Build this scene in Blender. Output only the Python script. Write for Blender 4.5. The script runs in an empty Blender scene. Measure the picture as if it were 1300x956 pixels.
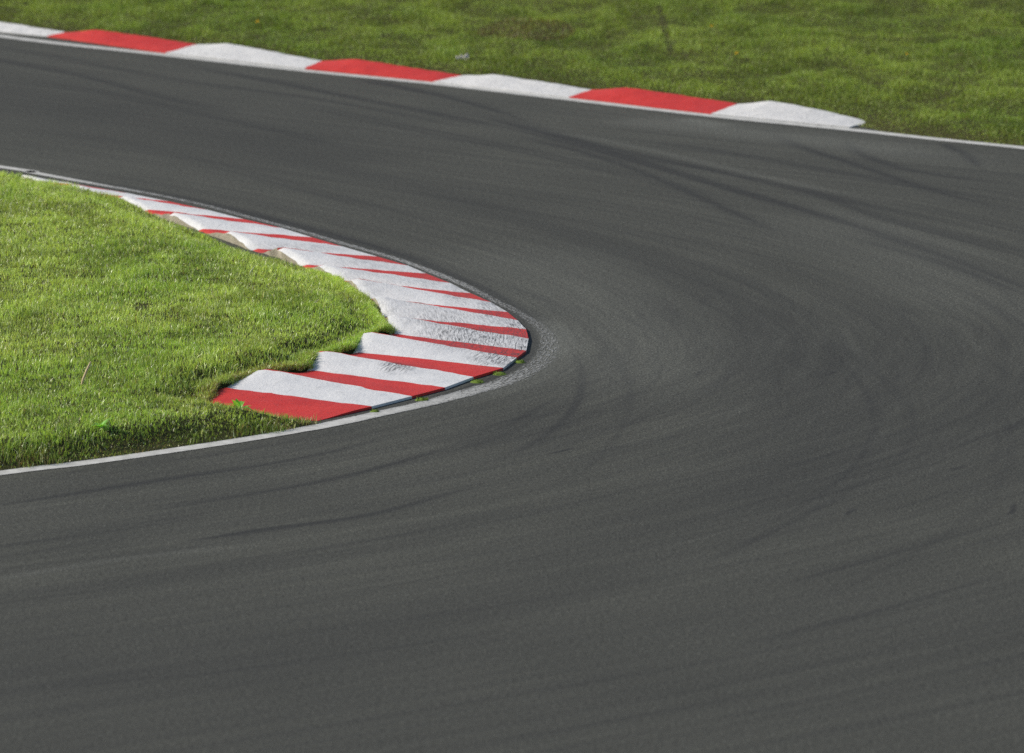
import bpy, math, random
import numpy as np
random.seed(4); rng = np.random.default_rng(7)
C = bpy.context.scene.collection
sc = bpy.context.scene
R = math.radians

# ------------------------------------------------------------------ camera
CH, PITCH, FPX = 10.8, R(10.0), 9000.0      # height (m), tilt down, focal length in pixels of the 1300 px wide photograph
cam = bpy.data.cameras.new('camera'); camo = bpy.data.objects.new('camera', cam); C.objects.link(camo)
camo.location = (0, 0, CH); camo.rotation_euler = (math.pi/2-PITCH, 0, 0)
cam.sensor_fit = 'HORIZONTAL'; cam.sensor_width = 36; cam.lens = 36*FPX/1300
cam.clip_start = 1; cam.clip_end = 3000
cam.dof.use_dof = True; cam.dof.focus_distance = 62.5; cam.dof.aperture_fstop = 2.1
sc.camera = camo
cP, sP = math.cos(PITCH), math.sin(PITCH)
def at(px, py, z=0.0):                       # survey point of the photograph -> point on the level z
    x = (px-650)/FPX; y = -(py-478)/FPX
    t = (z-CH)/(-sP+y*cP)
    return np.array((x*t, (cP+y*sP)*t, z))
def g2(pts): return np.array([at(*p)[:2] for p in pts])

# ------------------------------------------------------------------ curve helpers
def spline(P, n, closed=False):              # Catmull-Rom through the rows of P, n samples, parameter uniform per span
    P = np.asarray(P, float); m = len(P)
    Q = np.vstack([2*P[0]-P[1], P, 2*P[-1]-P[-2]])
    u = np.linspace(0, m-1, n); i = np.minimum(u.astype(int), m-2); f = (u-i)[:, None]
    a, b, c, d = Q[i], Q[i+1], Q[i+2], Q[i+3]
    return .5*(2*b+(c-a)*f+(2*a-5*b+4*c-d)*f**2+(3*b-a-3*c+d)*f**3)
def seg_dist(X, Y, L):                       # distance of points to the polyline L
    D = np.full(X.shape, 1e9)
    for (ax, ay), (bx, by) in zip(L[:-1], L[1:]):
        dx, dy = bx-ax, by-ay; q = dx*dx+dy*dy+1e-12
        t = np.clip(((X-ax)*dx+(Y-ay)*dy)/q, 0, 1)
        D = np.minimum(D, (X-ax-t*dx)**2+(Y-ay-t*dy)**2)
    return np.sqrt(D)
def inside(X, Y, L):
    r = np.zeros(X.shape, bool); n = len(L)
    for k in range(n):
        x0, y0 = L[k]; x1, y1 = L[(k+1) % n]
        if y0 == y1: continue
        c = ((y0 > Y) != (y1 > Y)) & (X < (x1-x0)*(Y-y0)/(y1-y0)+x0)
        r ^= c
    return r
def smooth(a, b, x):
    t = np.clip((np.asarray(x)-a)/(b-a), 0, 1); return t*t*(3-2*t)
_perm = rng.random((256, 256))
def vnoise(x, y):                            # value noise, 0..1
    xi = np.floor(x).astype(int); yi = np.floor(y).astype(int); fx = x-xi; fy = y-yi
    fx = fx*fx*(3-2*fx); fy = fy*fy*(3-2*fy)
    g = lambda a, b: _perm[a & 255, b & 255]
    return (g(xi, yi)*(1-fx)+g(xi+1, yi)*fx)*(1-fy)+(g(xi, yi+1)*(1-fx)+g(xi+1, yi+1)*fx)*fy
def fbm(x, y, o=3):
    s = 0; a = .5; t = 0
    for k in range(o):
        s = s+a*vnoise(x*2**k+17*k, y*2**k+31*k); t += a; a *= .55
    return s/t

# ------------------------------------------------------------------ mesh helpers
def make(name, V, F, mats, parent=None, smoothed=True, mi=None):
    me = bpy.data.meshes.new(name)
    me.from_pydata([tuple(map(float, v)) for v in V], [], [tuple(map(int, f)) for f in F])
    for m in (mats if isinstance(mats, (list, tuple)) else [mats]): me.materials.append(m)
    if mi is not None: me.polygons.foreach_set('material_index', mi)
    me.polygons.foreach_set('use_smooth', [smoothed]*len(me.polygons)); me.update()
    o = bpy.data.objects.new(name, me); C.objects.link(o)
    if parent: o.parent = parent
    return o
def fast_mesh(name, V, quads, tris, mats):   # big meshes straight from arrays
    me = bpy.data.meshes.new(name); nq, nt = len(quads), len(tris)
    me.vertices.add(len(V)); me.vertices.foreach_set('co', np.ascontiguousarray(V, np.float32).ravel())
    me.loops.add(nq*4+nt*3)
    idx = np.concatenate([np.asarray(quads, np.int32).ravel(), np.asarray(tris, np.int32).ravel()])
    me.loops.foreach_set('vertex_index', idx.astype(np.int32))
    me.polygons.add(nq+nt)
    st = np.concatenate([np.arange(nq)*4, nq*4+np.arange(nt)*3]).astype(np.int32)
    me.polygons.foreach_set('loop_start', st)
    me.polygons.foreach_set('use_smooth', np.ones(nq+nt, bool))
    me.update(calc_edges=True); me.validate()
    me.materials.append(mats)
    o = bpy.data.objects.new(name, me); C.objects.link(o); return o
def grid_faces(nu, nv):
    a = np.arange(nu*nv).reshape(nu, nv)
    return np.stack([a[:-1, :-1], a[1:, :-1], a[1:, 1:], a[:-1, 1:]], -1).reshape(-1, 4)
def attr(o, name, arr):
    a = o.data.attributes.new(name, 'FLOAT', 'POINT'); a.data.foreach_set('value', np.ascontiguousarray(arr, np.float32).ravel())
def attr_vec(o, name, arr):
    a = o.data.attributes.new(name, 'FLOAT_VECTOR', 'POINT'); a.data.foreach_set('vector', np.ascontiguousarray(arr, np.float32).ravel())
def attr_col(o, name, arr):
    a = o.data.attributes.new(name, 'FLOAT_COLOR', 'POINT'); a.data.foreach_set('color', np.ascontiguousarray(arr, np.float32).ravel())
def tag(o, label=None, cat=None, group=None, kind=None):
    if label: o['label'] = label
    if cat: o['category'] = cat
    if group: o['group'] = group
    if kind: o['kind'] = kind
    return o
def empty(name, loc):
    o = bpy.data.objects.new(name, None); C.objects.link(o); o.location = loc; o.empty_display_size = .2; return o

# ------------------------------------------------------------------ material helpers
class NT:
    def __init__(s, name):
        s.m = bpy.data.materials.new(name); s.m.use_nodes = True; s.t = s.m.node_tree; s.t.nodes.clear()
        s.out = s.n('ShaderNodeOutputMaterial')
    def n(s, ty, **kw):
        x = s.t.nodes.new(ty)
        for k, v in kw.items():
            if k.startswith('i_'): x.inputs[k[2:].replace('_', ' ')].default_value = v
            else: setattr(x, k, v)
        return x
    def l(s, a, b): s.t.links.new(a, b)
    def att(s, name): return s.n('ShaderNodeAttribute', attribute_name=name)
    def noise(s, vec, scale, detail=3, rough=.55, dist=0):
        x = s.n('ShaderNodeTexNoise'); x.inputs['Scale'].default_value = scale; x.inputs['Detail'].default_value = detail
        x.inputs['Roughness'].default_value = rough; x.inputs['Distortion'].default_value = dist
        if vec is not None: s.l(vec, x.inputs['Vector'])
        return x.outputs['Fac']
    def ramp(s, fac, *st):
        x = s.n('ShaderNodeValToRGB'); e = x.color_ramp.elements
        while len(e) < len(st): e.new(.5)
        for k, (p, c) in enumerate(st):
            e[k].position = p; e[k].color = (c, c, c, 1) if not isinstance(c, tuple) else (*c, 1)
        s.l(fac, x.inputs['Fac']); return x.outputs['Color']
    def math(s, op, a, b=None, clamp=False):
        x = s.n('ShaderNodeMath', operation=op, use_clamp=clamp)
        for k, v in enumerate((a, b)):
            if v is None: continue
            if isinstance(v, (int, float)): x.inputs[k].default_value = v
            else: s.l(v, x.inputs[k])
        return x.outputs[0]
    def mix(s, fac, a, b, blend='MIX'):
        x = s.n('ShaderNodeMix', data_type='RGBA', blend_type=blend)
        for k, v in ((0, fac), (6, a), (7, b)):
            if isinstance(v, (int, float)) and k == 0: x.inputs[0].default_value = v
            elif isinstance(v, tuple): x.inputs[k].default_value = (*v, 1)
            else: s.l(v, x.inputs[k])
        return x.outputs[2]
    def bsdf(s, col, rough=.8, spec=.3, bump=None, strength=.3, dist=.01):
        b = s.n('ShaderNodeBsdfPrincipled')
        if isinstance(col, tuple): b.inputs['Base Color'].default_value = (*col, 1)
        else: s.l(col, b.inputs['Base Color'])
        if isinstance(rough, (int, float)): b.inputs['Roughness'].default_value = rough
        else: s.l(rough, b.inputs['Roughness'])
        b.inputs['Specular IOR Level'].default_value = spec
        if bump is not None:
            bp = s.n('ShaderNodeBump'); bp.inputs['Strength'].default_value = strength; bp.inputs['Distance'].default_value = dist
            s.l(bump, bp.inputs['Height']); s.l(bp.outputs[0], b.inputs['Normal'])
        return b.outputs[0]
    def done(s, sh): s.l(sh, s.out.inputs['Surface']); return s.m
    def pos(s): return s.n('ShaderNodeNewGeometry').outputs['Position']

# asphalt ---------------------------------------------------------
m = NT('asphalt'); p = m.pos()
uvn = m.att('flow').outputs['Vector']         # (metres along, metres across)
def stretch(k, v):
    x = m.n('ShaderNodeVectorMath', operation='MULTIPLY'); m.l(v, x.inputs[0]); x.inputs[1].default_value = k; return x.outputs[0]
fine = m.noise(p, 60, 2, .75)
mid = m.noise(p, 22, 3, .6)
big = m.noise(p, .55, 3, .5)
st1 = m.noise(stretch((.10, 5.0, 1), uvn), 1.0, 4, .62, .25)
st2 = m.noise(stretch((.35, 26.0, 1), uvn), 1.0, 4, .68, .15)
col = m.mix(m.ramp(big, (.3, 0), (.7, 1)), (.0625, .0645, .0545), (.0775, .0795, .0670))
col = m.mix(m.math('MULTIPLY', m.ramp(st1, (.30, 1), (.62, 0)), .55), col, (.041, .042, .038))
col = m.mix(m.math('MULTIPLY', m.ramp(st1, (.58, 0), (.80, 1)), .3), col, (.100, .102, .090))
col = m.mix(m.math('MULTIPLY', m.ramp(st2, (.38, 1), (.52, 0)), .36), col, (.040, .042, .041))
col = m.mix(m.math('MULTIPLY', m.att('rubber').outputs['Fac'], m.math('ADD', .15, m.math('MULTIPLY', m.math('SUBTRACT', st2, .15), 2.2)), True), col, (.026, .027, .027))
col = m.mix(m.math('MULTIPLY', m.att('dust').outputs['Fac'], m.math('ADD', .35, m.math('MULTIPLY', st2, 1.2)), True), col, (.158, .164, .146))
col = m.mix(1.0, col, m.ramp(fine, (.26, .22), (.52, 1.0), (.78, 2.7)), 'MULTIPLY')
col = m.mix(1.0, col, m.ramp(mid, (.30, .70), (.70, 1.32)), 'MULTIPLY')
ASPH = m.done(m.bsdf(col, .88, .25, m.math('ADD', fine, m.math('MULTIPLY', mid, .6)), .8, .006))

# worn line paint -------------------------------------------------
m = NT('line_paint'); p = m.pos()
uvn = m.att('flow').outputs['Vector']
wear = m.att('wear').outputs['Fac']
e = m.math('ADD', m.math('MULTIPLY', m.noise(stretch((8, 60, 1), uvn), 1, 5, .8), .6), m.math('MULTIPLY', m.noise(p, 45, 4, .75), .4))
keep = m.math('SUBTRACT', m.math('MULTIPLY', m.math('SUBTRACT', e, wear), 9.0), -.5, True)
gcol = m.mix(m.ramp(m.noise(p, 9, 4, .65), (.35, 0), (.7, 1)), (.44, .44, .42), (.66, .66, .64))
gcol = m.mix(m.ramp(wear, (.38, 0), (.50, .75)), gcol, (.30, .31, .31))
tr = m.n('ShaderNodeBsdfTransparent').outputs[0]
mx = m.n('ShaderNodeMixShader'); m.l(keep, mx.inputs[0]); m.l(tr, mx.inputs[1])
m.l(m.bsdf(gcol, .75, .3, m.noise(p, 90, 2), .4, .004), mx.inputs[2])
LINE = m.done(mx.outputs[0])

# kerb paints ------------------------------------------------------
def kerb_paint(name, c0, c1, chip, chipc, lo, sd):
    global m
    m = NT(name); p = m.pos()
    sc_ = m.att('scuff').outputs['Fac']; ax = m.att('flow').outputs['Vector']
    n1 = m.noise(p, 3.2, 4, .6); n2 = m.noise(p, 45, 4, .7); n3 = m.noise(p, 14, 5, .68)
    col = m.mix(m.ramp(n1, (.3, 0), (.7, 1)), c0, c1)
    col = m.mix(m.math('MULTIPLY', m.ramp(n3, (.54, 0), (.70, 1)), .45), col, chipc)        # grime
    pit = m.ramp(n2, (lo, 1), (lo+.05, 0))
    col = m.mix(m.math('MULTIPLY', pit, chip), col, (.13, .12, .11))                       # chips and pits
    sn = m.noise(stretch((75, 6, 1), ax), 1, 5, .75)                                        # tyre scuffs run across the block
    sf = m.math('MULTIPLY', m.math('MULTIPLY', sc_, 1.25), m.ramp(sn, (.44, 0), (.60, 1)), True)
    col = m.mix(sf, col, (.045, .046, .05))
    return m.done(m.bsdf(col, .62, .35, m.math('ADD', n2, m.math('MULTIPLY', n3, 1.5)), .55, .008))
WHITE = kerb_paint('white_kerb_paint', (.67, .68, .70), (.755, .76, .77), .7, (.50, .50, .49), .30, 1)
RED = kerb_paint('red_kerb_paint', (.53, .024, .020), (.64, .036, .025), .65, (.34, .03, .03), .31, 2)
FARWHITE = kerb_paint('far_white_kerb_paint', (.66, .66, .66), (.74, .74, .735), .8, (.50, .50, .48), .36, 1)
FARRED = kerb_paint('far_red_kerb_paint', (.53, .024, .020), (.64, .036, .025), .6, (.36, .03, .03), .31, 2)
m = NT('bare_concrete'); p = m.pos()
n1 = m.noise(p, 7, 5, .65); n2 = m.noise(p, 60, 4, .7)
col = m.mix(m.ramp(n1, (.3, 0), (.7, 1)), (.30, .27, .21), (.48, .44, .36))
col = m.mix(m.ramp(n2, (.30, 1), (.42, 0)), col, (.12, .11, .09))
CONC = m.done(m.bsdf(col, .9, .2, m.math('ADD', n1, n2), .8, .012))
# soils ------------------------------------------------------------
def soil(name, a, b, c):
    global m
    m = NT(name); p = m.pos()
    n1 = m.noise(p, 1.6, 4, .6); n2 = m.noise(p, 40, 4, .7)
    col = m.mix(m.ramp(n1, (.35, 0), (.65, 1)), a, b)
    col = m.mix(m.ramp(n2, (.35, 0), (.7, 1)), col, c)
    return m.done(m.bsdf(col, .95, .1, n2, .9, .03))
SOIL = soil('infield_soil', (.040, .055, .014), (.055, .070, .018), (.075, .062, .035))
SOIL2 = soil('outfield_soil', (.040, .055, .014), (.060, .066, .020), (.080, .062, .035))
# grass ------------------------------------------------------------
def grass_mat(name, rough, spec, trans):
    global m
    m = NT(name); c = m.att('tint').outputs['Color']
    d = m.bsdf(c, rough, spec)
    tl = m.n('ShaderNodeBsdfTranslucent'); m.l(m.mix(1.0, c, (1.05*trans, trans, .5*trans), 'MULTIPLY'), tl.inputs['Color'])
    mx = m.n('ShaderNodeAddShader')
    m.l(d, mx.inputs[0]); m.l(tl.outputs[0], mx.inputs[1])
    return m.done(mx.outputs[0])
GRASS = grass_mat('lawn_blades', .38, .42, .62)
GRASS2 = grass_mat('rough_grass_blades', .55, .3, .50)
def plain(name, c, rough=.7, spec=.3, var=.25):
    global m
    m = NT(name); p = m.pos(); n = m.noise(p, 60, 4, .65)
    col = m.mix(n, tuple(x*(1-var) for x in c), tuple(x*(1+var) for x in c))
    return m.done(m.bsdf(col, rough, spec, n, .4, .004))

# ------------------------------------------------------------------ the road
I_px = [(-1500, 5), (-400, 158), (0, 214), (200, 250), (400, 301), (560, 351), (652, 395), (690, 437), (668, 468), (580, 500), (420, 540), (200, 575), (0, 601), (-400, 655), (-1400, 790)]
O_g = np.vstack([g2([(-900, -60), (300, 81), (850, 141.5), (1130, 172)]),
    [(8.4, 74.4), (11, 70.5), (12.5, 66), (12.9, 62), (12.2, 58), (10, 53), (6.5, 48), (2, 44.0), (-2, 41), (-8, 37), (-18, 30)]])
NT_, NS_ = 900, 600
Ic = spline(g2(I_px), NT_); Oc = spline(O_g, NT_)
gk = np.exp(-.5*(np.arange(-90, 91)/32.0)**2); gk /= gk.sum()
def soft(P): return np.stack([np.convolve(np.pad(P[:, j], 90, 'reflect', reflect_type='odd'), gk, 'valid') for j in (0, 1)], 1)
Ic, Oc = soft(Ic), soft(Oc)
s = np.concatenate([np.linspace(-.11, 1.05, NS_)])
XY = Ic[:, None, :]+(Oc-Ic)[:, None, :]*s[None, :, None]
X, Y = XY[..., 0], XY[..., 1]
V = np.stack([X, Y, np.zeros_like(X)], -1).reshape(-1, 3)
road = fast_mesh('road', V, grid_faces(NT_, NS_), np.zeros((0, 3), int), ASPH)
midc = Ic+(Oc-Ic)*.35
al = np.concatenate([[0], np.cumsum(np.linalg.norm(np.diff(midc, axis=0), axis=1))])
wd = np.linalg.norm(Oc-Ic, axis=1)
flow = np.stack([np.repeat(al[:, None], NS_, 1), s[None, :]*11.0+0*wd[:, None], np.zeros((NT_, NS_))], -1)
attr_vec(road, 'flow', flow.reshape(-1, 3))
# rubber laid down by tyres, plus painted lens vignetting, and pale dust; survey lines of the photograph
rub_vignette = np.zeros(X.size); dust = np.zeros(X.size); xf, yf = X.ravel(), Y.ravel()
vis = np.where((np.abs(xf) < 9) & (yf > 42) & (yf < 95))[0]
def mark(px, w, k, soft=.6, to=None, fade=.25):
    L = spline(g2(px), 6*len(px)); x, y = xf[vis], yf[vis]
    lo, hi = L.min(0)-w*2, L.max(0)+w*2
    q = np.where((x > lo[0]) & (x < hi[0]) & (y > lo[1]) & (y < hi[1]))[0]
    x, y = x[q], y[q]; D = np.full(x.shape, 1e9); T = np.zeros(x.shape); n = len(L)-1
    for k_ in range(n):
        a, b = L[k_], L[k_+1]; d = b-a; t = np.clip(((x-a[0])*d[0]+(y-a[1])*d[1])/(d@d+1e-12), 0, 1)
        dd = np.hypot(x-a[0]-t*d[0], y-a[1]-t*d[1]); u = dd < D; D[u] = dd[u]; T[u] = (k_+t[u])/n
    v = k*(1-smooth(w*.5*(1-soft), w*.5*(1+soft), D))*smooth(0, fade, T)*smooth(0, fade, 1-T)
    tgt = rub_vignette if to is None else to
    tgt[vis[q]] = 1-(1-tgt[vis[q]])*(1-v)
def skid(px, w, k):                           # a tyre mark is a bundle of thin broken lines
    mark(px, w, k*.6, .7)
    P = np.array(px, float); n = len(P)
    for q in range(6):
        a, b = sorted(rng.uniform(0, n-1, 2)) if q > 2 else (0, n-1)
        if b-a < .8: a, b = max(0, a-.5), min(n-1, b+.5)
        u = np.linspace(a, b, 5); sx = np.stack([np.interp(u, range(n), P[:, j]) for j in (0, 1)], 1)
        oy = rng.uniform(-.5, .5)*w*22; sx[:, 1] += oy+rng.uniform(-2, 2)*np.linspace(-1, 1, 5)
        mark([tuple(v) for v in sx], rng.uniform(.045, .085), min(.9, k*rng.uniform(.5, 1.2)), .5)
# the worn racing line
mark([(-300, 85), (0, 122), (200, 155), (400, 205), (560, 242), (740, 300), (890, 365), (980, 440), (1000, 530), (930, 620), (780, 700), (560, 770), (250, 840), (-200, 900)], 1.3, .22, .9, fade=.05)
mark([(250, 168), (420, 212), (560, 246), (700, 288), (850, 340), (960, 400)], .45, .30, .8)
mark([(820, 330), (960, 420), (1050, 500), (1070, 560), (1000, 650), (850, 720)], 1.1, .20, .9)
# entry skids
for px, w, k in [
    ([(-100, 60), (0, 76), (110, 97), (200, 121), (330, 150)], .22, .5),
    ([(-60, 50), (60, 70), (220, 100), (420, 128), (620, 165)], .20, .4),
    ([(180, 72), (330, 100), (440, 122), (560, 146), (660, 168)], .22, .55),
    ([(440, 98), (520, 112), (600, 131), (680, 156)], .20, .5),
    ([(560, 140), (660, 163), (760, 190), (870, 222), (950, 246), (1030, 270), (1150, 302), (1320, 362)], .26, .72),
    ([(560, 128), (660, 155), (790, 195), (900, 214), (1020, 242), (1120, 265), (1320, 308)], .24, .6),
    ([(620, 165), (720, 186), (800, 212), (860, 236), (940, 274), (1010, 306)], .25, .45),
    ([(300, 112), (460, 150), (640, 186), (800, 222), (980, 270)], .30, .30),
    ([(965, 160), (1010, 184), (1080, 206), (1180, 240), (1320, 276)], .24, .5),
    ([(1070, 175), (1090, 195), (1150, 216), (1320, 238)], .22, .42),
    ([(1195, 182), (1222, 194), (1246, 212)], .16, .5),
    ([(760, 175), (900, 190), (1080, 222), (1320, 262)], .30, .32),
    ([(1060, 290), (1160, 318), (1240, 346), (1330, 382)], .50, .5),
    ([(1000, 232), (1120, 275), (1330, 330)], .35, .35),
    ([(0, 96), (160, 122), (330, 160), (460, 190)], .3, .3),
    ([(-50, 160), (120, 175), (300, 215), (470, 262), (600, 300)], .5, .22)]:
    skid(px, w, k)
# apex and exit marks
for px, w, k in [
    ([(40, 216), (150, 236), (262, 258), (440, 304), (520, 328), (590, 357), (660, 393), (700, 424), (708, 450)], .24, .85),
    ([(708, 420), (735, 455), (742, 490), (722, 530), (680, 562), (620, 588)], .16, .26),
    ([(640, 350), (740, 410), (800, 470), (800, 540), (740, 600), (640, 640)], .25, .10),
    ([(1000, 400), (1080, 465), (1118, 530), (1090, 590), (1010, 650), (880, 705)], .20, .12),
    ([(1040, 425), (1120, 480), (1160, 530), (1140, 585), (1060, 640)], .20, .10),
    ([(1180, 430), (1260, 500), (1290, 560), (1260, 640), (1130, 720), (950, 790)], .35, .07),
    ([(-60, 648), (80, 628), (240, 604), (400, 578), (520, 548)], .18, .42),
    ([(150, 652), (300, 630), (440, 606), (600, 560)], .18, .38),
    ([(220, 692), (290, 680), (340, 672), (480, 652), (640, 606)], .14, .55),
    ([(-60, 700), (120, 676), (300, 650)], .35, .28),
    ([(-60, 770), (200, 735), (480, 690), (700, 640)], .5, .22),
    ([(560, 572), (640, 548), (720, 505)], .6, .35),
    ([(880, 722), (970, 680), (1060, 636), (1130, 590)], .16, .14),
    ([(980, 745), (1120, 705), (1320, 648)], .22, .2),
    ([(900, 830), (1100, 780), (1320, 715)], .30, .18),
    ([(0, 880), (300, 850), (700, 790)], .5, .18)]:
    skid(px, w, k)
# broad darker lanes of rubber, also painting the lens vignette into the road
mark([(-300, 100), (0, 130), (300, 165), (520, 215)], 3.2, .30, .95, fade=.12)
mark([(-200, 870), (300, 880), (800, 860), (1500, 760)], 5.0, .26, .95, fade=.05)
mark([(1050, 380), (1250, 470), (1320, 580), (1200, 720)], 3.0, .22, .95)
# gouges scraped into the surface
for px in [[(1046, 478), (1054, 474), (1060, 470)], [(1204, 598), (1214, 594), (1226, 593)], [(1072, 655), (1080, 650), (1087, 645)], [(1281, 655), (1286, 648), (1287, 636)], [(694, 577), (712, 573), (732, 567)], [(884, 478), (888, 473), (893, 470)]]:
    mark(px, .045, .9, .4, fade=.3)
# fine scrub lines following the bend
RB = rub_vignette.reshape(NT_, NS_)
DB = np.zeros((NT_, NS_))
for q in range(900):
    apex = q > 420
    t0 = int(rng.uniform(340, 590) if apex else rng.uniform(120, 780)); n_ = int(rng.uniform(20, 90) if apex else rng.uniform(25, 150)); t1 = min(NT_-1, t0+n_); tt = np.arange(t0, t1)
    s0 = rng.uniform(.01, .42) if apex else rng.uniform(0.0, .95)**1.15; dr = rng.normal(0, .015); sig = rng.uniform(.0016, .0042); k = rng.uniform(.08, .34)
    f = (tt-t0)/max(1, n_); sc0 = s0+dr*f+.01*np.sin(f*3+q)
    prof = np.exp(-((s[None, :]-sc0[:, None])/sig)**2)*k*(np.sin(f*math.pi)**.6)[:, None]*(.5+vnoise(f*9+q, f*0+q))[:, None]
    TB = DB if (apex and q % 3 == 0) else RB
    TB[t0:t1] = 1-(1-TB[t0:t1])*(1-np.clip(prof*(.16 if TB is DB else .85), 0, .8))
rub_vignette = RB.ravel(); dust = DB.ravel()
# pale dust off line
mark([(760, 148), (840, 156), (960, 170), (1100, 186), (1330, 220)], .8, .35, .9, dust)
mark([(860, 150), (890, 155), (930, 162)], .3, .5, .9, dust)
mark([(650, 158), (800, 185), (960, 222), (1150, 262)], .16, .22, .9, dust)
mark([(1020, 255), (1130, 290), (1330, 345)], .2, .12, .9, dust)
mark([(560, 300), (680, 340), (760, 400), (800, 460), (790, 530)], 1.5, .26, .95, dust)
mark([(1000, 260), (1150, 330), (1330, 430)], 1.3, .16, .95, dust)
mark([(420, 545), (560, 510), (660, 488), (715, 455), (716, 430), (690, 405)], .35, .22, .9, dust)
mark([(690, 460), (712, 440), (705, 420), (680, 398)], .26, .40, .9, dust)
mark([(440, 530), (480, 521.5), (560, 502), (610, 486), (655, 466), (678, 445), (676, 425), (655, 400), (600, 368), (540, 343), (470, 320)], .09, .75, .6)
mark([(-60, 745), (140, 712), (330, 690)], .12, .22, .9, dust)
attr(road, 'rubber', rub_vignette); attr(road, 'dust', dust)
tag(road, 'dark grey asphalt race track bending round the kerb, streaked with tyre rubber', 'race track', kind='structure')

# ------------------------------------------------------------------ painted edge lines
def strip(name, px, widths, wear, n, label, nv=9):
    Lc = spline(g2(px), n); u = np.linspace(0, 1, n)
    w = np.interp(u*(len(px)-1), range(len(px)), widths); we = np.interp(u*(len(px)-1), range(len(px)), wear)
    T = np.gradient(Lc, axis=0); T /= np.linalg.norm(T, axis=1)[:, None]; N = np.stack([-T[:, 1], T[:, 0]], 1)
    v = np.linspace(-.5, .5, nv)
    W = w[:, None]*(1+.10*(vnoise(np.arange(n)*.09, np.zeros(n))-.5))[:, None]
    P = Lc[:, None, :]+N[:, None, :]*(v[None, :]*W)[..., None]
    o = fast_mesh(name, np.concatenate([P, np.full((n, nv, 1), .004)], -1).reshape(-1, 3), grid_faces(n, nv), np.zeros((0, 3), int), LINE)
    l = np.concatenate([[0], np.cumsum(np.linalg.norm(np.diff(Lc, axis=0), axis=1))])
    attr_vec(o, 'flow', np.stack([np.repeat(l[:, None], nv, 1), v[None, :]*W, np.zeros((n, nv))], -1).reshape(-1, 3))
    edge = (np.abs(v)*2)**4*.10
    attr(o, 'wear', (we[:, None]+edge[None, :]).reshape(-1))
    return tag(o, label, 'painted line', kind='structure'), Lc
IL = [(-900, 722), (-400, 655), (0, 601), (100, 589), (200, 575), (300, 560), (360, 550), (420, 539), (480, 526), (540, 513), (600, 497), (648, 482), (684, 462), (697, 439), (688, 418), (660, 398.5), (628, 382), (592, 363.5), (555, 348), (515, 333), (480, 322), (430, 308), (380, 293), (320, 277), (260, 261), (200, 248), (150, 239), (100, 230), (40, 219), (0, 212), (-400, 155)]
IW = [.17]*6+[.18, .19, .20, .21, .25, .27, .26, .22, .16, .12, .11, .11, .12, .11, .11, .11, .11, .11, .11, .11, .11, .11, .12, .13, .15]
IWE = [.30, .30, .30, .30, .30, .31, .33, .36, .40, .43, .46, .50, .53, .54, .54, .53, .52, .50, .49, .49, .50, .50, .50, .51, .51, .50, .47, .42, .36, .32, .31]
line_in, Lin = strip('edge_line', IL, IW, IWE, 900, 'white painted line along the inside of the bend, worn grey at the apex')
OL = [(-700, -43), (-300, 1.5), (0, 46), (210, 70), (387, 90), (550, 106.3), (722, 126.3), (903, 147.3), (1075, 164.5), (1190, 177), (1300, 188), (1500, 210)]
line_out, Lout = strip('edge_line', OL, [.17]*12, [.33]*12, 500, 'thin pale grey line along the outside of the bend below the far kerb')

# ------------------------------------------------------------------ kerbs
def kerb_block(name, pa, ga, pb, gb, zfun, mats, parent, ns=22, nt=16, wall_to=-.12, scuffs=(), seed=0, rimdrop=.022):
    # pa-ga: near joint from road to grass, pb-gb: far joint
    sN = np.linspace(0, 1, ns); tN = np.linspace(0, 1, nt)
    S, Tt = np.meshgrid(sN, tN, indexing='ij')
    P = (pa[None, None]*(1-S)[..., None]+ga*S[..., None])*(1-Tt)[..., None]+(pb*(1-S)[..., None]+gb*S[..., None])*Tt[..., None]
    Z = zfun(S, Tt)
    P = P+((np.stack([fbm(P[..., 0]*9+3, P[..., 1]*9, 3), fbm(P[..., 0]*9, P[..., 1]*9+7, 3)], -1)-.5)*.045)*smooth(0, .1, S)[..., None]
    jig = (fbm(P[..., 0]*6+seed, P[..., 1]*6, 3)-.5)
    Z = Z+jig*.014*smooth(0, .15, S)
    Z = Z-rimdrop*smooth(.935, 1, S)**1.5*(.6+.8*vnoise(Tt*5+seed*3.7, Tt*0+seed))                                  # worn arris at the grass side
    V = np.concatenate([P, Z[..., None]], -1).reshape(-1, 3).tolist(); F = grid_faces(ns, nt).tolist(); mi = [0]*len(F)
    idx = lambda a, b: a*nt+b
    def wall(ids, mat, z=None):
        b0 = len(V)
        off = rng.random(len(ids))*.012
        for q, i in enumerate(ids):
            x, y, zz = V[i]; V.append([x, y, wall_to])
        for q in range(len(ids)-1):
            F.append([ids[q], ids[q+1], b0+q+1, b0+q]); mi.append(mat)
    wall([idx(ns-1, k) for k in range(nt)], 1)
    wall([idx(0, k) for k in range(nt)][::-1], 0)
    wall([idx(k, 0) for k in range(ns)], 0)
    wall([idx(k, nt-1) for k in range(ns)][::-1], 0)
    o = make(name, V, F, mats, parent, True, mi)
    n0 = ns*nt; va = np.array(V)
    fl = np.zeros((len(V), 3)); fl[:n0, 0] = (S*1.3).ravel(); fl[:n0, 1] = (Tt*.55).ravel()+seed*3.1; fl[n0:, 0] = va[n0:, 0]; fl[n0:, 1] = va[n0:, 1]
    attr_vec(o, 'flow', fl)
    sf = np.zeros(len(V))
    for (cx, cy, rx, ry, k) in scuffs:
        c = at(cx, cy, .04); d = np.hypot((va[:, 0]-c[0])/rx, (va[:, 1]-c[1])/ry); sf = np.maximum(sf, k*(1-smooth(.25, 1, d)))
    attr(o, 'scuff', sf)
    # crisp outline between top and walls
    try: o.data.set_sharp_from_angle(angle=R(50))
    except Exception: pass
    return o

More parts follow.
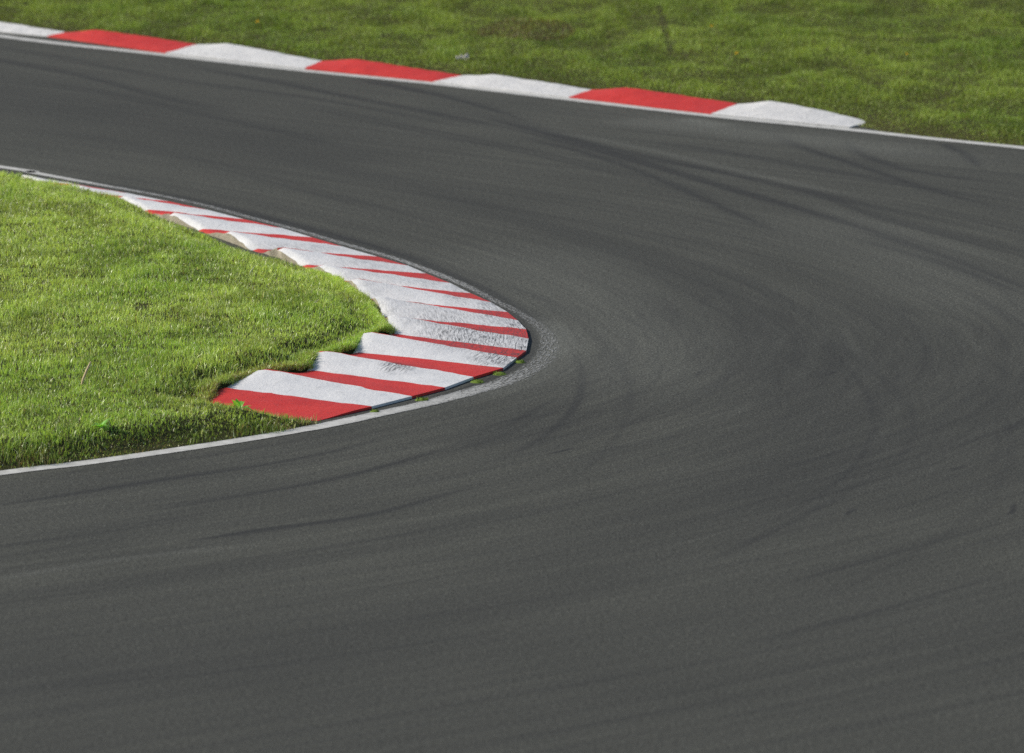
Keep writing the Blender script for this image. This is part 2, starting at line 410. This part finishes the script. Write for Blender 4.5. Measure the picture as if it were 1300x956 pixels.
E2 = lambda p: at(*p)[:2]
baseP = [(472, 519), (565, 495), (639, 470), (668, 448), (668, 421), (644, 399), (597, 375), (541, 350), (479, 328.5), (396, 304), (310, 281), (215, 258.5), (111, 239)]
crestP = [(523, 506), (601, 481.5), (656, 457), (671, 433), (657, 409.5), (623, 386.5), (571, 362), (518, 340), (434, 315.5), (357, 292), (263, 269), (163, 248), (70, 232)]
baseG = [(279, 497), (389, 472), (446, 449), (494, 426), (486, 404), (462, 381), (426, 358), (381, 338), (319, 318), (252, 293), (182, 268), (118, 248), (56, 233)]
crestG = [(328, 484), (404, 460.5), (461, 437), (492, 415), (476, 392), (446, 369.5), (403, 350), (352, 327), (286, 306), (214, 281), (150, 258), (88, 240), (25, 226)]
HC = [.100, .100, .104, .104, .110, .112, .098, .090, .088, .080, .060, .04, .02]
Z0 = .022
kin = empty('kerb', (*E2((570, 430)), 0))
tag(kin, 'red and white sawtooth kerb curving round the near grass on the inside of the bend', 'kerb')
off = -np.array(kin.location)
scuff_in = [(600, 428, .75, 1.1, .75), (640, 452, .45, .8, .8), (560, 408, .6, .9, .5), (625, 402, .4, .8, .4), (470, 333, .5, 1.2, .3), (505, 468, .22, .35, .85), (560, 345, .4, .8, .3), (480, 360, .7, 1.4, .22), (640, 436, .35, .9, .6), (655, 415, .22, 1.3, .75), (662, 440, .16, 1.2, .85), (625, 392, .25, 1.2, .6), (585, 370, .25, 1.2, .5), (545, 350, .25, 1.2, .4), (500, 340, .9, .3, .3), (380, 315, 1.0, .3, .35), (500, 395, .9, .5, .25)]
def rise(Hc, lo=.0, rnd=0):
    def f(S, T):
        if rnd: sh = np.sin(np.clip(T, 0, 1)*1.75)/np.sin(1.571); return Z0+Hc*(S**1.05)*(.97*sh)
        sh = T*(1-.12)+.12*np.sin(T*math.pi/2)**2 if False else T
        sh = 1.06*np.clip(sh, 0, 1)-.03*smooth(.55, 1, sh)-.07*smooth(.82, 1.02, sh)
        return Z0+Hc*(S**1.05)*(lo+(1-lo)*sh)
    return f
def fall(Hc):
    def f(S, T): return Z0-.004+Hc*(S**1.05)*(.94-.94*smooth(-.25, .80, T)*1.0)*(1-0*T)
    return f
def fall_exact(Hc):
    def f(S, T):
        q = 1-smooth(-.25, .80, T); q0 = 1-smooth(-.25, .80, np.zeros_like(T))
        return Z0+Hc*(S**1.05)*.97*(q/q0)
    return f
def place(o): o.location = off
nW = len(baseP)
# red run-off at the near end
def ramp_end(S, T): return .004+(Z0-.004)*smooth(0, .8, T)+.02*S*T
o = kerb_block('red_block', E2((402, 535)), E2((252, 520)), E2(baseP[0]), E2(baseG[0]), ramp_end, [RED, CONC], kin, seed=50); place(o)
o['label'] = 'flat red end block of the near kerb beside the weeds'
for k in range(nW):
    wcol = [WHITE, CONC]
    o = kerb_block('white_block', E2(baseP[k]), E2(baseG[k]), E2(crestP[k]), E2(crestG[k]), rise(HC[k], rnd=k >= 6), wcol, kin, scuffs=scuff_in, seed=k, rimdrop=.022 if k < 6 else .028); place(o)
    if k < nW-1:
        o = kerb_block('red_block', E2(crestP[k]), E2(crestG[k]), E2(baseP[k+1]), E2(baseG[k+1]), fall_exact(HC[k]), [RED, CONC], kin, scuffs=scuff_in, seed=k+20); place(o)

F_ = [(-455, -18), (-280, 5), (-110, 31), (60, 47), (210, 68), (387, 88), (550, 104.5), (722, 124.5), (903, 145.5), (1078, 162.5)]
V_ = [(-425, -20), (-250, -1), (-82, 27), (85, 45.5), (255, 61), (410, 82), (592, 101), (755, 119), (940, 136.5), (1109, 156.5)]
kout = empty('kerb', (*E2((550, 100)), 0)); off2 = -np.array(kout.location)
tag(kout, 'red and white wavy kerb along the outside of the bend below the far grass bank', 'kerb')
for k in range(len(F_)-1):
    last = k == len(F_)-2
    def zf(S, T, last=last, k=k):
        saw = np.minimum(np.clip(T/.24, 0, 1)**1.15, np.clip((1-T)/.76, 0, 1)**.92)
        saw = np.minimum(saw, .5*saw+.46)
        val = .040 if not last else .040*(1-smooth(.3, 1, T))
        pk = (.105, .11, .10, .112, .105, .108, .10, .112, .112)[k]
        return .012+(S**.9)*(val+(pk-val)*saw)
    white = k % 2 == 1 if False else (k in (0, 2, 4, 6, 8))
    o = kerb_block('white_block' if white else 'red_block', E2(F_[k]), E2(V_[k]), E2(F_[k+1]), E2(V_[k+1]), zf, [FARWHITE if white else FARRED, CONC], kout, nt=40, ns=14, seed=k*7+3, rimdrop=.022 if not last else .006)
    o.location = off2

# ------------------------------------------------------------------ ground and verges
def interp_outline():
    kg = []
    for k in range(nW): kg += [baseG[k], crestG[k]]
    return kg
kg = g2([(404, 538), (330, 528), (256, 519)]+[(a-3*smooth(360, 335, b)-9*smooth(432, 415, b)*smooth(335, 360, b), b+6.5*smooth(348, 333, b)*smooth(252, 275, b)) for a, b in interp_outline()[:-2]])
line_near = np.array([q for q in Lin if q[1] < at(0, 528)[1]])         # from far left bottom to where the kerb begins
sel = [k for k, q in enumerate(Lin) if k < 450 and q[0] < at(404, 541)[0]]
ln = Lin[:sel[-1]+1]
T = np.gradient(ln, axis=0); T /= np.linalg.norm(T, axis=1)[:, None]; N = np.stack([-T[:, 1], T[:, 0]], 1)
ln = ln+N*.085
farline = Lin[[k for k, q in enumerate(Lin) if k > 500 and q[0] < at(40, 219)[0]]]
INF = np.vstack([ln[::6], kg, farline[::3]+np.array([-.05, -.42]), [[-30, farline[-1][1]], [-30, ln[0][1]]]])
kback = g2(V_[:-1]+[(1088, 160)]); lo_ = Lout[[k for k, q in enumerate(Lout) if q[0] > at(1118, 170)[0]]]
T = np.gradient(lo_, axis=0); T /= np.linalg.norm(T, axis=1)[:, None]; N = np.stack([-T[:, 1], T[:, 0]], 1)
N = np.where((N[:, 1] < 0)[:, None], -N, N)
ohead = Oc[np.arange(NT_)[Oc[:, 0] > lo_[-1][0]]]
ohead = ohead[ohead[:, 1] > 66]
OUTF = np.vstack([kback, (lo_+N*.085)[::3], [[14, 71.5], [40, 60], [60, 130], [-60, 130], [-60, kback[0][1]]]])
def sdist(X, Y, L):
    D = seg_dist(X, Y, np.vstack([L, L[:1]])); return np.where(inside(X, Y, L), D, -D)
DIP = at(300, 322)[:2]
def infield_z(X, Y, sd):
    dk = seg_dist(X, Y, kg[3:]); dip = np.exp(-(((X-DIP[0])/1.0)**2+((Y-DIP[1])/2.4)**2))
    low = 1-.75*smooth(70.5, 73, Y)
    lift = .062*low*(1-dip)*(1-smooth(.0, .9, dk))
    return np.where(sd > 0, np.maximum(.15*low*smooth(.02, .50, sd)*(1-.45*dip*(1-smooth(.2, 1.2, dk))), lift)+.030*(fbm(X*1.1, Y*1.1, 2)-.5)*smooth(0, .8, sd)+.03*(fbm(X*5, Y*5, 2)-.5)*smooth(0, .25, sd)+.006, .006+np.maximum(sd*1.2, -.12))
def outfield_z(X, Y, sd):
    return np.where(sd > 0, .050*smooth(0, .7, sd)+.022*np.maximum(sd-.5, 0)**1.0*0+.11*(fbm(X*1.3+9, Y*.9, 3)-.5)*smooth(.1, 1.2, sd)+.006, .006+np.maximum(sd*1.2, -.12))
def verge(name, L, zf, x0, x1, y0, y1, st, mat):
    xs = np.arange(x0, x1, st); ys = np.arange(y0, y1, st); X, Y = np.meshgrid(xs, ys, indexing='ij')
    sd = sdist(X.ravel(), Y.ravel(), L).reshape(X.shape); Z = zf(X, Y, sd)
    f = grid_faces(*X.shape)
    keep = (sd.ravel()[f] > -.13).any(1); f = f[keep]
    u, inv = np.unique(f, return_inverse=True)
    Vv = np.stack([X, Y, Z], -1).reshape(-1, 3)[u]
    return fast_mesh(name, Vv, inv.reshape(f.shape), np.zeros((0, 3), int), mat)
s1 = verge('infield', INF, infield_z, -16, .6, 48, 90, .06, SOIL); tag(s1, 'earth of the low grass infield inside the bend', 'infield', kind='structure')
s2 = verge('outfield', OUTF, outfield_z, -18, 20, 68, 112, .10, SOIL2); tag(s2, 'earth of the grass bank beyond the far kerb', 'grass bank', kind='structure')
gnd = make('ground', [(-900, -300, -.16), (900, -300, -.16), (900, 1600, -.16), (-900, 1600, -.16)], [(0, 1, 2, 3)], SOIL2, None, False)
tag(gnd, 'level ground reaching away to the horizon', 'ground', kind='structure')

# ------------------------------------------------------------------ grass
def blades(name, L, zf, box, n, hfun, wid, colfun, mat, lean=.45, sd_min=-.02, extra=None, bald=None, ragged=.07):
    x = rng.uniform(box[0], box[1], n); y = rng.uniform(box[2], box[3], n)
    if extra is not None: x = np.concatenate([x, extra[0]]); y = np.concatenate([y, extra[1]])
    # inside the camera's neighbourhood only (2 m to the side are kept)
    k = np.abs(x) < y*.0722+2.0; x, y = x[k], y[k]
    sd = sdist(x, y, L)
    k = sd > sd_min+ragged*(fbm(x*4, y*4, 2)-.5); x, y, sd = x[k], y[k], sd[k]
    if bald is not None:
        k = rng.random(len(x)) > bald(x, y, sd); x, y, sd = x[k], y[k], sd[k]
    n = len(x); z = zf(x, y, np.maximum(sd, 0.001))-.004+np.where(sd < 0, np.maximum(sd*.8, -.05), 0)
    h = hfun(x, y, sd); a = rng.uniform(0, 2*math.pi, n); fa = rng.uniform(0, 2*math.pi, n)
    ln_ = np.abs(rng.normal(0, lean, n))+.08; w = wid*rng.uniform(.6, 1.4, n)
    dx, dy = np.cos(fa), np.sin(fa); wx, wy = np.cos(a)*w*.5, np.sin(a)*w*.5
    q1 = .55; b1 = ln_*.30; b2 = ln_
    mx, my, mz = x+dx*h*b1, y+dy*h*b1, z+h*q1
    tx, ty, tz = x+dx*h*b2, y+dy*h*b2, z+h*np.maximum(.35, 1-.35*ln_**2)
    V = np.empty((n, 5, 3), np.float32)
    V[:, 0] = np.stack([x-wx, y-wy, z], 1); V[:, 1] = np.stack([x+wx, y+wy, z], 1)
    V[:, 2] = np.stack([mx+wx*.8, my+wy*.8, mz], 1); V[:, 3] = np.stack([mx-wx*.8, my-wy*.8, mz], 1); V[:, 4] = np.stack([tx, ty, tz], 1)
    b = np.arange(n)*5
    o = fast_mesh(name, V.reshape(-1, 3), np.stack([b, b+1, b+2, b+3], 1), np.stack([b+3, b+2, b+4], 1), mat)
    c = colfun(x, y, sd); col = np.ones((n, 5, 4), np.float32); col[:, :, :3] = c[:, None, :]
    attr_col(o, 'tint', col.reshape(-1, 4)); return o
def mixc(a, b, t): return np.asarray(a)[None]*(1-t)[:, None]+np.asarray(b)[None]*t[:, None]
def col_in(x, y, sd):
    n = len(x); r = rng.random(n)
    p1 = smooth(.35, .65, fbm(x*.9, y*.55, 3)); p2 = smooth(.45, .7, fbm(x*3+5, y*2, 2))
    c = mixc((.255, .390, .070), (.380, .490, .120), np.clip(p1*.7+.3*r, 0, 1))
    c = c*(1-.26*p2)[:, None]*rng.uniform(.75, 1.25, (n, 1))
    fr = fringe(x, y)*smooth(.30, .60, fbm(x*1.8+7, y*1.5+2, 3)); c = c*(1-fr[:, None])+np.array((.13, .20, .035))*rng.uniform(.6, 1.3, (n, 1))*fr[:, None]  # fringe blades tinted darker: shade of the lip painted into their colour
    straw = r < .055; c[straw] = np.array((.62, .65, .44))*rng.uniform(.7, 1.2, (straw.sum(), 1))  # pale straw blades, doubling as sun glints painted into the lawn
    brown = (r > .965); c[brown] = np.array((.16, .11, .05))
    e = (sd < .3) & (rng.random(n) < .30*(1-np.clip(sd/.3, 0, 1))*smooth(.3, .6, fbm(x*2, y*2, 2))*2) & (y < 62); c[e] = np.array((.20, .17, .07))*rng.uniform(.6, 1.2, (e.sum(), 1))
    return c
LFR = Lin[::6]
def fringe(x, y): return (1-smooth(.10, .50, seg_dist(x, y, LFR)))*(y < 63)
def h_in(x, y, sd):
    n = len(x); return np.clip(rng.normal(.045, .013, n), .018, .095)*(.8+.5*smooth(.4, .75, fbm(x*2.2, y*2.2, 2)))*(1+.35*(rng.random(n) < .03))*(1+(1.5*smooth(.35, .75, fbm(x*3.1+4, y*2.2, 2))-.55)*fringe(x, y))
DIRT = E2((181, 413))
def bald_in(x, y, sd):
    d = np.hypot((x-DIRT[0])/.10, (y-DIRT[1])/.22); return np.maximum(np.where(d < 1, .85, 0), .75*(1-smooth(.08, .30, seg_dist(x, y, Lin[::6])))*smooth(.42, .60, fbm(x*3, y*2.4+5, 3))*(y < 62))
ek = spline(kg[2:17], 22000); ej = ek+rng.normal(0, .042, ek.shape)
EX = (ej[:, 0], ej[:, 1])
g1 = blades('grass', INF, infield_z, (-8.5, .2, 52, 86), 1000000, h_in, .0050, col_in, GRASS, .62, -.035, bald=bald_in, ragged=.16, extra=EX)
tag(g1, 'short bright green sunlit grass inside the bend', 'grass', kind='stuff')
BR = [E2((668, 46)), E2((640, 46)), E2((690, 43))]
TRK = g2([(835, 15), (842, 35), (846, 55), (852, 72)])
def bald_out(x, y, sd):
    d = np.hypot((x-BR[0][0])/.55, (y-BR[0][1])/.9); v = np.where(d < 1, .5, 0)
    t = seg_dist(x, y, TRK); v = np.maximum(v, np.where(t < .045, .75, 0))
    b = fbm(x*2.0+3, y*.9, 3); return np.maximum(v, smooth(.66, .80, b)*.4)
def col_out(x, y, sd):
    n = len(x); r = rng.random(n)
    p1 = smooth(.35, .65, fbm(x*.7+3, y*.35, 3)); p2 = smooth(.42, .72, fbm(x*2.6+5, y*1.2, 3))
    c = mixc((.165, .252, .042), (.235, .312, .062), np.clip(p1*.7+.3*r, 0, 1))
    c = c*(1-.30*p2)[:, None]*rng.uniform(.7, 1.3, (n, 1))
    d = np.hypot((x-BR[0][0])/.6, (y-BR[0][1])/1.0); br = (r < .06) | ((d < 1) & (rng.random(n) < .55)); c[br] = np.array((.15, .115, .05))*rng.uniform(.6, 1.2, (br.sum(), 1))
    e = (sd < .5) & (rng.random(n) < .35*(1-np.clip(sd/.5, 0, 1))); c[e] = np.array((.14, .105, .05))*rng.uniform(.6, 1.2, (e.sum(), 1))
    return c
def h_out(x, y, sd):
    n = len(x); q = smooth(.38, .72, fbm(x*2.4, y*1.3, 3))
    return np.clip(rng.normal(.036, .010, n), .015, .07)*(.6+.9*q)*(.55+.45*smooth(0, .5, sd))
g3 = blades('grass', OUTF, outfield_z, (-9.5, 9.5, 72, 95.5), 1350000, h_out, .0060, col_out, GRASS2, .6, -.01, bald=bald_out)
tag(g3, 'rougher darker green grass on the bank beyond the far kerb', 'grass', kind='stuff')

# ------------------------------------------------------------------ small things in the grass and in the joint
STRAW = plain('dry_straw', (.62, .48, .30)); m = NT('weed_leaf'); tl_ = m.n('ShaderNodeBsdfTranslucent'); tl_.inputs[0].default_value = (.22, .42, .03, 1); ad_ = m.n('ShaderNodeAddShader'); m.l(m.bsdf((.14, .30, .03), .45, .5), ad_.inputs[0]); m.l(tl_.outputs[0], ad_.inputs[1]); LEAF = m.done(ad_.outputs[0]); YEL = plain('yellow_petals', (.70, .50, .02)); STEM = plain('green_stem', (.10, .16, .03))
PAPER = plain('pale_paper', (.55, .51, .48), .8, .2, .12); MOSS = plain('moss', (.13, .20, .02))
def tube(P, r, nseg=6):
    P = np.asarray(P, float); V = []; F = []; n = len(P)
    for i in range(n):
        t = P[min(i+1, n-1)]-P[max(i-1, 0)]; t /= np.linalg.norm(t)+1e-9
        a = np.cross(t, (0, 1, .1)); a /= np.linalg.norm(a)+1e-9; b = np.cross(t, a)
        ri = r[i] if hasattr(r, '__len__') else r
        for k in range(nseg):
            an = 2*math.pi*k/nseg; V.append(P[i]+ri*(math.cos(an)*a+math.sin(an)*b))
    for i in range(n-1):
        for k in range(nseg): F.append((i*nseg+k, i*nseg+(k+1) % nseg, (i+1)*nseg+(k+1) % nseg, (i+1)*nseg+k))
    F.append(tuple(range(nseg))[::-1]); F.append(tuple((n-1)*nseg+k for k in range(nseg))); return V, F
def gz(p, zf=infield_z, L=INF):
    a, b = np.array([p[0]]), np.array([p[1]]); return float(zf(a, b, np.maximum(sdist(a, b, L), .001))[0])
# dry stalk
q = E2((103, 514)); z = gz(q)
V, F = tube([(0, 0, -.01), (.018, .01, .07), (.055, .02, .16), (.085, .025, .225)], [.010, .011, .010, .006])
o = make('dry_stalk', V, F, STRAW); o.location = (*q, z); tag(o, 'thick dry straw stalk sticking up out of the near grass', 'stalk')
# pale dead blades standing above the lawn
q = E2((316, 371)); z = gz(q)
V, F = tube([(0, 0, 0), (.02, .0, .06), (.06, .01, .115)], [.004, .0045, .002]); o = make('dead_grass_blade', V, F, plain('bleached_blade', (.62, .60, .46))); o.location = (*q, z)
tag(o, 'single bleached grass blade leaning above the lawn beside the crumbling white kerb edge', 'grass blade')
def leaf(L, W, bend, az, lift):
    n = 7; V = []; F = []
    for i in range(n):
        t = i/(n-1); w = W*math.sin(math.pi*min(1, .08+.92*t)**.8)*(1 if i < n-1 else .05)+.001
        r = L*t*math.cos(lift-bend*t); zz = L*t*math.sin(lift-bend*t)
        for sgn, dz in ((-1, .006), (0, 0), (1, .006)):
            V.append((r*math.cos(az)-sgn*w*math.sin(az), r*math.sin(az)+sgn*w*math.cos(az), zz+dz*abs(sgn)*w/W))
    for i in range(n-1):
        for k in range(2): F.append((i*3+k, i*3+k+1, (i+1)*3+k+1, (i+1)*3+k))
    return V, F
def weed(px, label, n, L):
    q = E2(px); r = empty('weed', (*q, gz(q))); tag(r, label, 'weed')
    for k in range(n):
        V, F = leaf(L*random.uniform(.7, 1.15), L*.17, random.uniform(.3, .9), 2*math.pi*k/n+random.uniform(-.3, .3), random.uniform(.6, 1.35)); make('leaf', V, F, LEAF, r)
weed((303, 534), 'broad leaved green weed growing against the red end block of the near kerb', 9, .15)
weed((128, 566), 'broad leaved weed low in the grass bank above the white line, farther left', 7, .13)
def tuft(px, label, n, spread, z=.004, hmax=.03):
    q = E2(px); V = [(0, 0, .016)]; F = []
    for r_ in (1, 2):
        for k in range(12): a = 2*math.pi*k/12; V.append((spread*.7*r_*math.cos(a), spread*.75*r_*math.sin(a), (.010, -.006)[r_-1]))
    for k in range(12): F += [(0, 1+k, 1+(k+1) % 12), (1+k, 13+k, 13+(k+1) % 12, 1+(k+1) % 12)]
    for k in range(n):
        x, y = max(-spread*.9, min(spread*.9, random.gauss(0, spread*.6))), max(-spread, min(spread, random.gauss(0, spread*.6))); h = random.uniform(.4, 1)*hmax; a = random.uniform(0, 6.28); w = .005; l = random.uniform(-.5, .5); l2 = random.uniform(-.5, .5); b = len(V)
        V += [(x-w*math.cos(a), y-w*math.sin(a), 0), (x+w*math.cos(a), y+w*math.sin(a), 0), (x+h*l, y+h*l2, h)]; F.append((b, b+1, b+2))
    o = make('grass_tuft', V, F, MOSS); o.location = (*q, z); tag(o, label, 'grass tuft', 'green tufts in the joint along the near kerb')
tuft((536, 508), 'yellow green tuft in the joint before the second red block of the near kerb', 70, .05)
tuft((476, 523), 'green tuft at the road tip of the first white block of the near kerb', 40, .035)
tuft((606, 485), 'small tuft at the road tip of the second white block of the near kerb', 60, .05)
tuft((634, 475), 'small tuft in the joint in front of the third red block of the near kerb', 40, .05)
tuft((660, 460), 'tiny tuft in the joint beside the third white block near the apex', 40, .04)
# dandelions
def flower(px, label, rad=.018):
    q = E2(px); z = gz(q, outfield_z, OUTF); r = empty('dandelion', (*q, z)); tag(r, label, 'flower', 'yellow dandelions in the far grass')
    V, F = tube([(0, 0, 0), (.004, 0, .04), (.002, 0, .075)], .0025); make('stem', V, F, STEM, r)
    V = []; F = []
    for ring in range(3):
        for k in range(14):
            a = 2*math.pi*k/14+ring*.2; L = rad*(1-.25*ring); zz = .076+.004*ring; w = .22; up = .004+.006*ring; b = len(V)
            V += [(.002, 0, zz), (L*math.cos(a-w), L*math.sin(a-w), zz+up), (L*1.1*math.cos(a), L*1.1*math.sin(a), zz+up), (L*math.cos(a+w), L*math.sin(a+w), zz+up)]; F.append((b, b+1, b+2, b+3))
    make('petals', V, F, YEL, r)
flower((327, 40), 'yellow dandelion above the leftmost whole red block of the far kerb', .028)
flower((935, 84), 'yellow dandelion above the last red block of the far kerb', .026)
flower((903, 48), 'small yellow dandelion high in the far grass, above and left of another', .02)
flower((1151, 80), 'small yellow dandelion in the far grass near the right edge', .018)
# litter
q = E2((587, 83)); z = gz(q, outfield_z, OUTF)
V = []; n1, n2 = 12, 6
for i in range(n1):
    for j in range(n2):
        u, v = i/(n1-1)-.5, j/(n2-1)-.5
        V.append((u*.15, v*.08, .02+.016*math.sin(u*13)*math.cos(v*7)+random.uniform(-.006, .006)+.05*(v+.3)*(1 if i > 6 else .6)))
o = make('paper_scrap', V, grid_faces(n1, n2), PAPER, None, False); o.location = (*q, z); o.modifiers.new('thickness', 'SOLIDIFY').thickness = .002
tag(o, 'crumpled white paper scrap lying in the far grass above the kerb', 'litter')

# ------------------------------------------------------------------ light
SUN_EL, SUN_AZ = R(32), R(-74)      # azimuth measured from +Y towards +X: the sun stands to the left, a little behind the scene
dirv = np.array((math.sin(SUN_AZ)*math.cos(SUN_EL), math.cos(SUN_AZ)*math.cos(SUN_EL), math.sin(SUN_EL)))
su = bpy.data.lights.new('sun', 'SUN'); su.energy = 4.3; su.angle = R(.53); su.color = (1, .92, .79)
so = bpy.data.objects.new('sun', su); C.objects.link(so)
from mathutils import Vector
so.rotation_euler = Vector(-dirv).to_track_quat('-Z', 'Y').to_euler(); so.location = (-30, 60, 30)
w = bpy.data.worlds.new('World'); sc.world = w; w.use_nodes = True; nt = w.node_tree
bg = nt.nodes['Background']; sky = nt.nodes.new('ShaderNodeTexSky'); sky.sky_type = 'NISHITA'; sky.sun_disc = False
sky.sun_elevation = SUN_EL; sky.sun_rotation = SUN_AZ; sky.air_density = 1.0; sky.dust_density = 1.0
nt.links.new(sky.outputs[0], bg.inputs[0]); bg.inputs[1].default_value = .10
vs = sc.view_settings; vs.view_transform = 'Standard'; vs.look = 'None'; vs.gamma = 1; vs.use_curve_mapping = False; vs.exposure = 0.05
sc.render.engine = 'CYCLES'; sc.cycles.use_denoising = False; sc.cycles.max_bounces = 6; sc.cycles.transparent_max_bounces = 8
